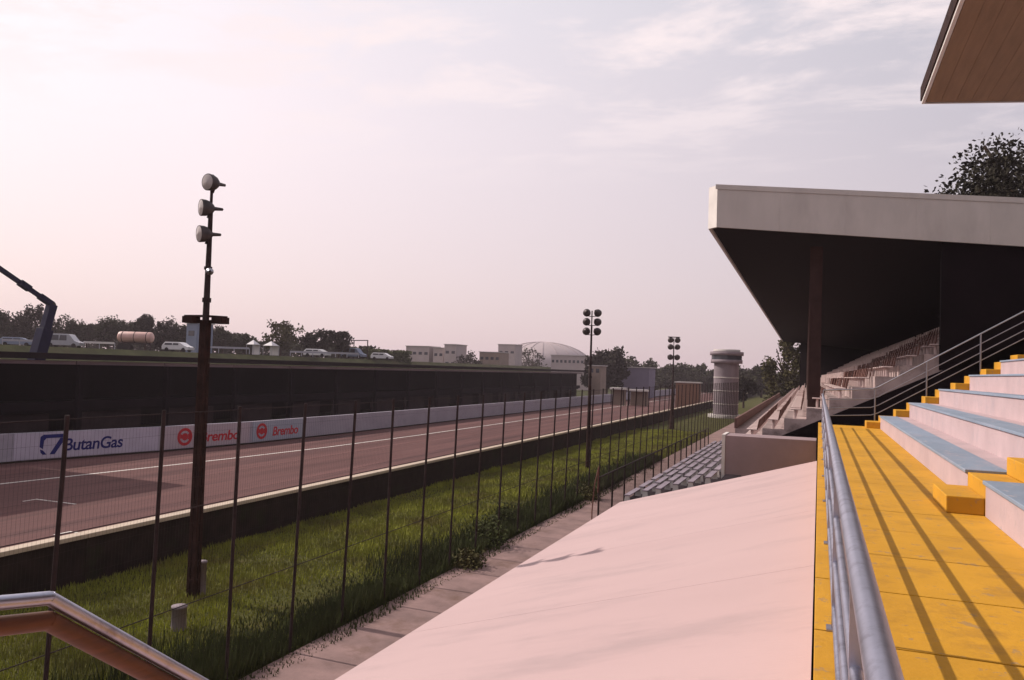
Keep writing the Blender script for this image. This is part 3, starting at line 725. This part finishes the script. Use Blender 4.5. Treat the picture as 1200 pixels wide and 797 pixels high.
# tanker
p=aty(159,399,95)
tk=empty('tanker_trailer',(p.x,95,TB),R(21),label='faded pink tanker trailer parked before the trees',cat='trailer')
w=MB();w.lathe([(.001,-2.75),(.55,-2.68),(.8,-2.5),(.85,-2.3),(.85,2.3),(.8,2.5),(.55,2.68),(.001,2.75)],(0,0,2.05),(1,0,0));w.build('tank',M['tank'],tk)
w=MB()
for x in(-1.9,0,1.9):w.lathe([(.855,x-.05),(.88,x-.05),(.88,x+.05),(.855,x+.05)],(0,0,2.05),(1,0,0))
w.build('tank_band',M['dark'],tk)
w=MB();w.box(-2.6,2.6,-.5,.5,.95,1.15);w.box(2.3,2.45,-.1,.1,0,.95);w.build('chassis',M['dark'],tk)
for x in(-2,-1.1):
    for s in(-1,1):
        w=MB();w.tube((x,s*.85,.48),(x,s*.55,.48),.48,n=16);w.build('wheel',M['tyre'],tk)
def house(name,label,px0,px1,ytop,Y,zb,m,depth=8,wins=(3,2),roof='flat',cat='building'):
    a=aty(px0,ytop,Y);b=aty(px1,ytop,Y)
    x0,x1,zt=a.x,b.x,(a.z+b.z)/2
    r=empty(name,((x0+x1)/2,Y,zb),label=label,cat=cat)
    w=MB();w.box(x0,x1,Y,Y+depth,zb,zt);child(w,'wall',m,r)
    w=MB();w.box(x0-.25,x1+.25,Y-.25,Y+depth+.2,zt+.003,zt+.22);child(w,'roof',M['conc'],r)
    nx,nz=wins
    for i in range(nx):
        for j in range(nz):
            cx=x0+(x1-x0)*(i+.5)/nx;cz=zt-.45*(zt-max(zb,TB-2))*(j+.55);ww=(x1-x0)/nx*.28;hh=.16*(zt-zb) if nz>1 else .22*(zt-zb)
            w=MB();w.box(cx-ww,cx+ww,Y-.06,Y-.003,cz-min(hh,.9),cz);child(w,'window',M['glass'],r)
    return r
house('block_building','narrow blue grey steel shed just left of the nearest light mast',219,231,379,110,TB,M['bluebox'],4,(1,1))
house('house','pale house with dark windows, left one of the white pair',476,503,406,235,0,M['bldg'],8,(4,2))
house('house','tall narrow white house in the gap between the pale houses',508,520,408,235,0,M['bldg'],8,(2,2))
house('house','white house with dark rooftop, right one of the white pair',521,535,404,232,0,M['bldg'],8,(2,2))
house('low_building','tan brown low building left of the dome',562,586,413,240,0,M['bldg2'],8,(4,1))
house('tower_block','pale block with flat top rising left of the dome',584,604,404,300,0,M['bldg'],8,(3,1))
house('office_building','long white building with a row of bluish windows under the dome',646,690,417,250,0,M['bldg'],10,(9,1))
house('storage_shed','lilac grey windowless shed right of the large dark tree',728,761,431,200,0,M['lilac'],8,(0,0))
house('small_building','pale low building in front of the tree right of the dome',690,704,429,170,0,M['bldg2'],5,(2,1))
house('track_kiosk','cream topped orange kiosk right of the farthest light mast',792,819,449,150,0,M['orange'],3,(0,0))
# dome
dm=empty('arena_dome',(aty(637,402,390).x,420,0),label='wide pale shallow arena dome on the horizon left of centre mast',cat='arena')
pc=aty(637,401,420);cx=pc.x;ht=pc.z
w=MB();n=40;prof=[]
for j in range(9):
    t=math.pi/2*j/8;prof.append((28*math.cos(t)+.001,E+1+(ht-E-1)*math.sin(t)))
w.lathe(prof,(cx,420,0),(0,0,1),n);child(w,'roof_shell',M['dome'],dm)
w=MB();w.lathe([(27.6,0),(27.6,E+.9)],(cx,420,0),(0,0,1),n);child(w,'drum_wall',M['bldg'],dm)
w=MB()
for k in range(20):
    a=k*math.pi/10
    for (r0,z0),(r1,z1) in zip(prof,prof[1:]):
        w.beam((cx+r0*math.cos(a),420+r0*math.sin(a),z0+.1),(cx+r1*math.cos(a),420+r1*math.sin(a),z1+.1),.35,.25)
child(w,'rib',M['dome'],dm)
# low guard fences and tents on the field
def lowfence(label,px0,px1,py0,py1,Y,m,hh=.9):
    a=aty(px0,py0,Y);b=aty(px1,py1,Y+2);r=empty('guard_rail',(a.x,Y,TB),label=label,cat='guard rail')
    a.z=b.z=TB+hh
    w=MB();w.beam(a,b,.08,.3);child(w,'beam',m,r)
    n=int((b-a).length/2)
    for k in range(n+1):
        q=a.lerp(b,k/n);w=MB();w.box(q.x-.05,q.x+.05,q.y+.06,q.y+.14,TB,TB+hh);child(w,'post',M['galv'],r)
lowfence('pale guard rail low between the silver van and pink tanker',98,134,400,401,86,M['white'])
lowfence('pale rail stretching from the nearest light mast toward the tents',238,292,405,408,100,M['galv'])
lowfence('pale rail in front of the dark spreading trees',340,420,409,414,112,M['galv'],.7)
lowfence('pale rail left of the blue boom lift',2,42,403,404,80,M['galv'],.8)
def tent(px,Y,wd,label):
    p=aty(px,400,Y);r=empty('tent',(p.x,Y,TB),label=label,cat='tent')
    w=MB();a=wd/2;w.add([(-a,-a,1.7),(a,-a,1.7),(a,a,1.7),(-a,a,1.7),(0,0,2.5)],[(0,1,4),(1,2,4),(2,3,4),(3,0,4),(3,2,1,0)]);w.build('canopy',M['cloth'],r)
    w=MB();w.box(-a,a,a-.03,a,.02,1.695);w.build('side_panel',M['cloth'],r)
    for sx in(-1,1):
        for sy in(-1,1):
            w=MB();w.tube((sx*a*.95,sy*a*.93,0),(sx*a*.95,sy*a*.93,1.69),.04,n=6);w.build('leg',M['galv'],r)
tent(297,110,1.6,'small white peaked tent left of the airy tree')
tent(318,116,2.0,'second wider white tent under the airy tree')
# metal frame
a=aty(415,399,128);b=aty(431,399,128)
mf=empty('metal_frame',(a.x,128,TB),label='small open metal goal like frame right of the dark trees',cat='frame')
w=MB();w.beam((a.x,128,TB-.0),(a.x,128,a.z),.14,.14);w.beam((b.x,128,TB),(b.x,128,b.z),.14,.14);w.beam((a.x-.1,128,a.z),(b.x+.1,128,b.z),.16,.16);child(w,'frame',M['dark'],mf)
# white roadside barriers far down the track
for (px0,px1,py,Y,lb) in[(716,734,454,150,'short white roofed shelter at the far bend of the track'),(737,760,456,152,'longer low white roofed shelter below the lilac shed')]:
    a=aty(px0,py,Y);b=aty(px1,py,Y);o=empty('shelter',(a.x,Y,0),label=lb,cat='shelter')
    w=MB();w.box(a.x,b.x,Y-1,Y+1,a.z-.35,a.z);child(w,'roof',M['white'],o)
    w=MB();w.box(a.x+.2,b.x-.2,Y+.6,Y+.8,0,a.z-.353);child(w,'rear_wall',M['bldg2'],o)
    for q in(a.x+.3,b.x-.3):
        w=MB();w.box(q-.08,q+.08,Y-.9,Y-.75,0,a.z-.353);child(w,'post',M['dark'],o)
# ------------------------------------------------------------------ grass blades
rnd=random.Random(11)
def blades(name,n,xa,xb,y0,y1,hm,m,label,edge=False,wd=.0085):
    vs=[];fs=[]
    for k in range(n):
        y=y0+(y1-y0)*rnd.random()**1.8;x=rnd.uniform(xa,xb)
        if edge:x=xb-abs(rnd.gauss(0,(xb-xa)*.5))
        d=noise.noise(Vector((x*.35,y*.35,0)));
        if d<-.3 and rnd.random()<.3:continue
        s=1+y/22
        h=hm*(.5+rnd.random())*(1+.9*d);a=rnd.random()*6.28;lx=math.cos(a)*h*.5*rnd.random();ly=math.sin(a)*h*.5*rnd.random()
        t=rnd.random()*6.28;wx=math.cos(t)*wd*s;wy=math.sin(t)*wd*s;i=len(vs)
        vs+=[(x-wx,y-wy,0),(x+wx,y+wy,0),(x+lx,y+ly,h)];fs.append((i,i+1,i+2))
    w=MB();w.v=vs;w.f=fs;w.sm=[False]*len(fs);return w.build(name,m,fix=False,label=label,cat='grass',kind='stuff')
blades('grass',190000,-19.25,-10.95,4,90,.13,M['grass'],'rough green grass strip between the barrier and the wire fence')
blades('weeds',60000,-12.7,-10.85,4,60,.32,M['leafH'],'tall dark weeds growing along the foot of the wire fence',edge=True,wd=.011)
blades('path_weeds',4000,-10.9,-10.3,6,55,.08,M['leafH'],'small weeds spilling over the path edge',wd=.01)
def bush(px,py,h,r,label,seed,m):
    q=ray(px,py);k=-E/q.z;q=q*k
    rn=random.Random(seed);w=MB()
    for k in range(900):
        p=Vector((rn.gauss(0,.4),rn.gauss(0,.4),abs(rn.gauss(0,.5))));c=Vector((p.x*r,p.y*r,min(p.z,1.2)*h))
        a=Vector((rn.gauss(0,1),rn.gauss(0,1),rn.gauss(0,1)+.4)).normalized();b=a.orthogonal().normalized();i=len(w.v)
        w.v+=[tuple(c-a*.07),tuple(c+b*.03),tuple(c+a*.07),tuple(c-b*.03)];w.f.append((i,i+1,i+2,i+3));w.sm.append(False)
    st=MB()
    for k in range(7):st.tube((0,0,0),(rn.gauss(0,.3)*r,rn.gauss(0,.3)*r,h*rn.uniform(.5,.9)),.012,.005,5)
    o=empty('bush',(q.x,q.y,0),label=label,cat='bush');w.build('foliage',m,o,fix=False);st.build('stem',M['bark'],o,fix=False)
bush(572,640,.9,.75,'largest leafy bush at the fence foot in mid path',1,M['leafH'])
bush(590,618,.8,.5,'dark bush just behind the largest bush at the fence',2,M['leafH'])
bush(548,664,.45,.6,'low spreading bush with dry stems before the largest bush',3,M['leafY'])
bush(688,585,.7,.7,'brownish dry bush at the bend where the bench fence begins',4,M['leafY'])
# ------------------------------------------------------------------ haze
hz=MB();hz.box(-1500,1500,-400,2300,-1,45)
hm=bpy.data.materials.new('haze');hm.use_nodes=True;nt=hm.node_tree;nt.nodes.clear()
pv=nt.nodes.new('ShaderNodeVolumePrincipled');pv.inputs['Color'].default_value=(.9,.76,.82,1);pv.inputs['Density'].default_value=.0003;pv.inputs['Anisotropy'].default_value=.2
ou=nt.nodes.new('ShaderNodeOutputMaterial');nt.links.new(pv.outputs[0],ou.inputs['Volume'])
hz.build('haze',hm,kind='stuff')
# ------------------------------------------------------------------ light
sd=Vector((-1,.03,.785)).normalized()
SUN_EL=math.asin(sd.z)
sl_=bpy.data.lights.new('sun','SUN');sl_.energy=4.5;sl_.angle=R(.53);sl_.color=(1,.90,.82)
so=bpy.data.objects.new('sun',sl_);col.objects.link(so);so.rotation_euler=(-sd).to_track_quat('-Z','Y').to_euler()
wd=bpy.data.worlds.new('World');scene.world=wd;wd.use_nodes=True;nt=wd.node_tree;N=nt.nodes;L=nt.links
bg=N['Background'];bg.inputs['Strength'].default_value=.108
sky=N.new('ShaderNodeTexSky');sky.sky_type='NISHITA';sky.sun_disc=False;sky.sun_elevation=SUN_EL
sky.sun_rotation=math.atan2(sd.x,sd.y);sky.air_density=1.0;sky.dust_density=4.0;sky.ozone_density=1.0
tc=N.new('ShaderNodeTexCoord')
sx=N.new('ShaderNodeSeparateXYZ');L.new(tc.outputs['Generated'],sx.inputs[0])
# warm pink film-like haze near the horizon, grey lilac above
rp=N.new('ShaderNodeValToRGB');rp.color_ramp.elements[0].position=0;rp.color_ramp.elements[0].color=(7.7,6.2,6.35,1)
rp.color_ramp.elements[1].position=.5;rp.color_ramp.elements[1].color=(6.9,6.75,7.2,1)
L.new(sx.outputs['Z'],rp.inputs['Fac'])
mx=N.new('ShaderNodeMix');mx.data_type='RGBA';mx.inputs['Factor'].default_value=.8;L.new(sky.outputs[0],mx.inputs['A']);L.new(rp.outputs[0],mx.inputs['B'])
# brighter toward the left (sunward) side
dot=N.new('ShaderNodeVectorMath');dot.operation='DOT_PRODUCT';L.new(tc.outputs['Generated'],dot.inputs[0]);h_=Vector((-.95,.3,.1)).normalized();dot.inputs[1].default_value=h_
mr=N.new('ShaderNodeMapRange');mr.inputs['From Min'].default_value=-.35;mr.inputs['From Max'].default_value=.85
L.new(dot.outputs['Value'],mr.inputs['Value'])
tr=N.new('ShaderNodeValToRGB');tr.color_ramp.elements[0].position=0;tr.color_ramp.elements[0].color=(.56,.62,.74,1)
tr.color_ramp.elements[1].position=1;tr.color_ramp.elements[1].color=(1.42,1.36,1.33,1)
k_=tr.color_ramp.elements.new(.45);k_.color=(.93,.94,.97,1)
L.new(mr.outputs['Result'],tr.inputs['Fac'])
# the tint only grows with height: the horizon stays dusty pink all round
hm_=N.new('ShaderNodeMapRange');hm_.inputs['From Min'].default_value=.0;hm_.inputs['From Max'].default_value=.28;hm_.inputs['To Min'].default_value=.45;L.new(sx.outputs['Z'],hm_.inputs['Value'])
tm=N.new('ShaderNodeMix');tm.data_type='RGBA';tm.inputs['A'].default_value=(1,1,1,1);L.new(tr.outputs['Color'],tm.inputs['B']);L.new(hm_.outputs['Result'],tm.inputs['Factor'])
ml=N.new('ShaderNodeVectorMath');ml.operation='MULTIPLY';L.new(mx.outputs['Result'],ml.inputs[0]);L.new(tm.outputs['Result'],ml.inputs[1])
# clouds on a plane overhead
dv=N.new('ShaderNodeMath');dv.operation='MAXIMUM';dv.inputs[1].default_value=.05;L.new(sx.outputs['Z'],dv.inputs[0])
d2=N.new('ShaderNodeVectorMath');d2.operation='DIVIDE';cmb=N.new('ShaderNodeCombineXYZ')
for i in range(3):L.new(dv.outputs[0],cmb.inputs[i])
L.new(tc.outputs['Generated'],d2.inputs[0]);L.new(cmb.outputs[0],d2.inputs[1])
nz=N.new('ShaderNodeTexNoise');nz.inputs['Scale'].default_value=1.1;nz.inputs['Detail'].default_value=8;nz.inputs['Roughness'].default_value=.62;nz.inputs['Distortion'].default_value=.3
mpn=N.new('ShaderNodeMapping');mpn.inputs['Location'].default_value=(1.3,.4,0);mpn.inputs['Scale'].default_value=(1,1.5,0);L.new(d2.outputs[0],mpn.inputs[0]);L.new(mpn.outputs[0],nz.inputs['Vector'])
cr=N.new('ShaderNodeMapRange');cr.inputs['From Min'].default_value=.44;cr.inputs['From Max'].default_value=.62;cr.interpolation_type='SMOOTHSTEP';L.new(nz.outputs['Fac'],cr.inputs['Value'])
fd=N.new('ShaderNodeMapRange');fd.inputs['From Min'].default_value=.22;fd.inputs['From Max'].default_value=.36;fd.inputs['To Max'].default_value=.9;L.new(sx.outputs['Z'],fd.inputs['Value'])
mm=N.new('ShaderNodeMath');mm.operation='MULTIPLY';L.new(cr.outputs[0],mm.inputs[0]);L.new(fd.outputs[0],mm.inputs[1])
m2_=N.new('ShaderNodeMix');m2_.data_type='RGBA';L.new(mm.outputs[0],m2_.inputs['Factor']);L.new(ml.outputs[0],m2_.inputs['A']);m2_.inputs['B'].default_value=(9.4,8.2,8.3,1)
L.new(m2_.outputs['Result'],bg.inputs['Color'])
# ------------------------------------------------------------------ camera
cam=bpy.data.cameras.new('camera');cam.lens=F/1200*36;cam.sensor_width=36;cam.clip_end=4000;cam.clip_start=.05
co=bpy.data.objects.new('camera',cam);col.objects.link(co);scene.camera=co
c0=ray(CX,CY);rt=(ray(CX+1,CY)-c0).normalized();up=(ray(CX,CY-1)-c0).normalized();bk=-c0.normalized()
co.matrix_world=Matrix(((rt.x,up.x,bk.x,0),(rt.y,up.y,bk.y,0),(rt.z,up.z,bk.z,E),(0,0,0,1)))
vs=scene.view_settings;scene.display_settings.display_device='sRGB';vs.view_transform='Standard';vs.look='None';vs.exposure=0.0;vs.gamma=1
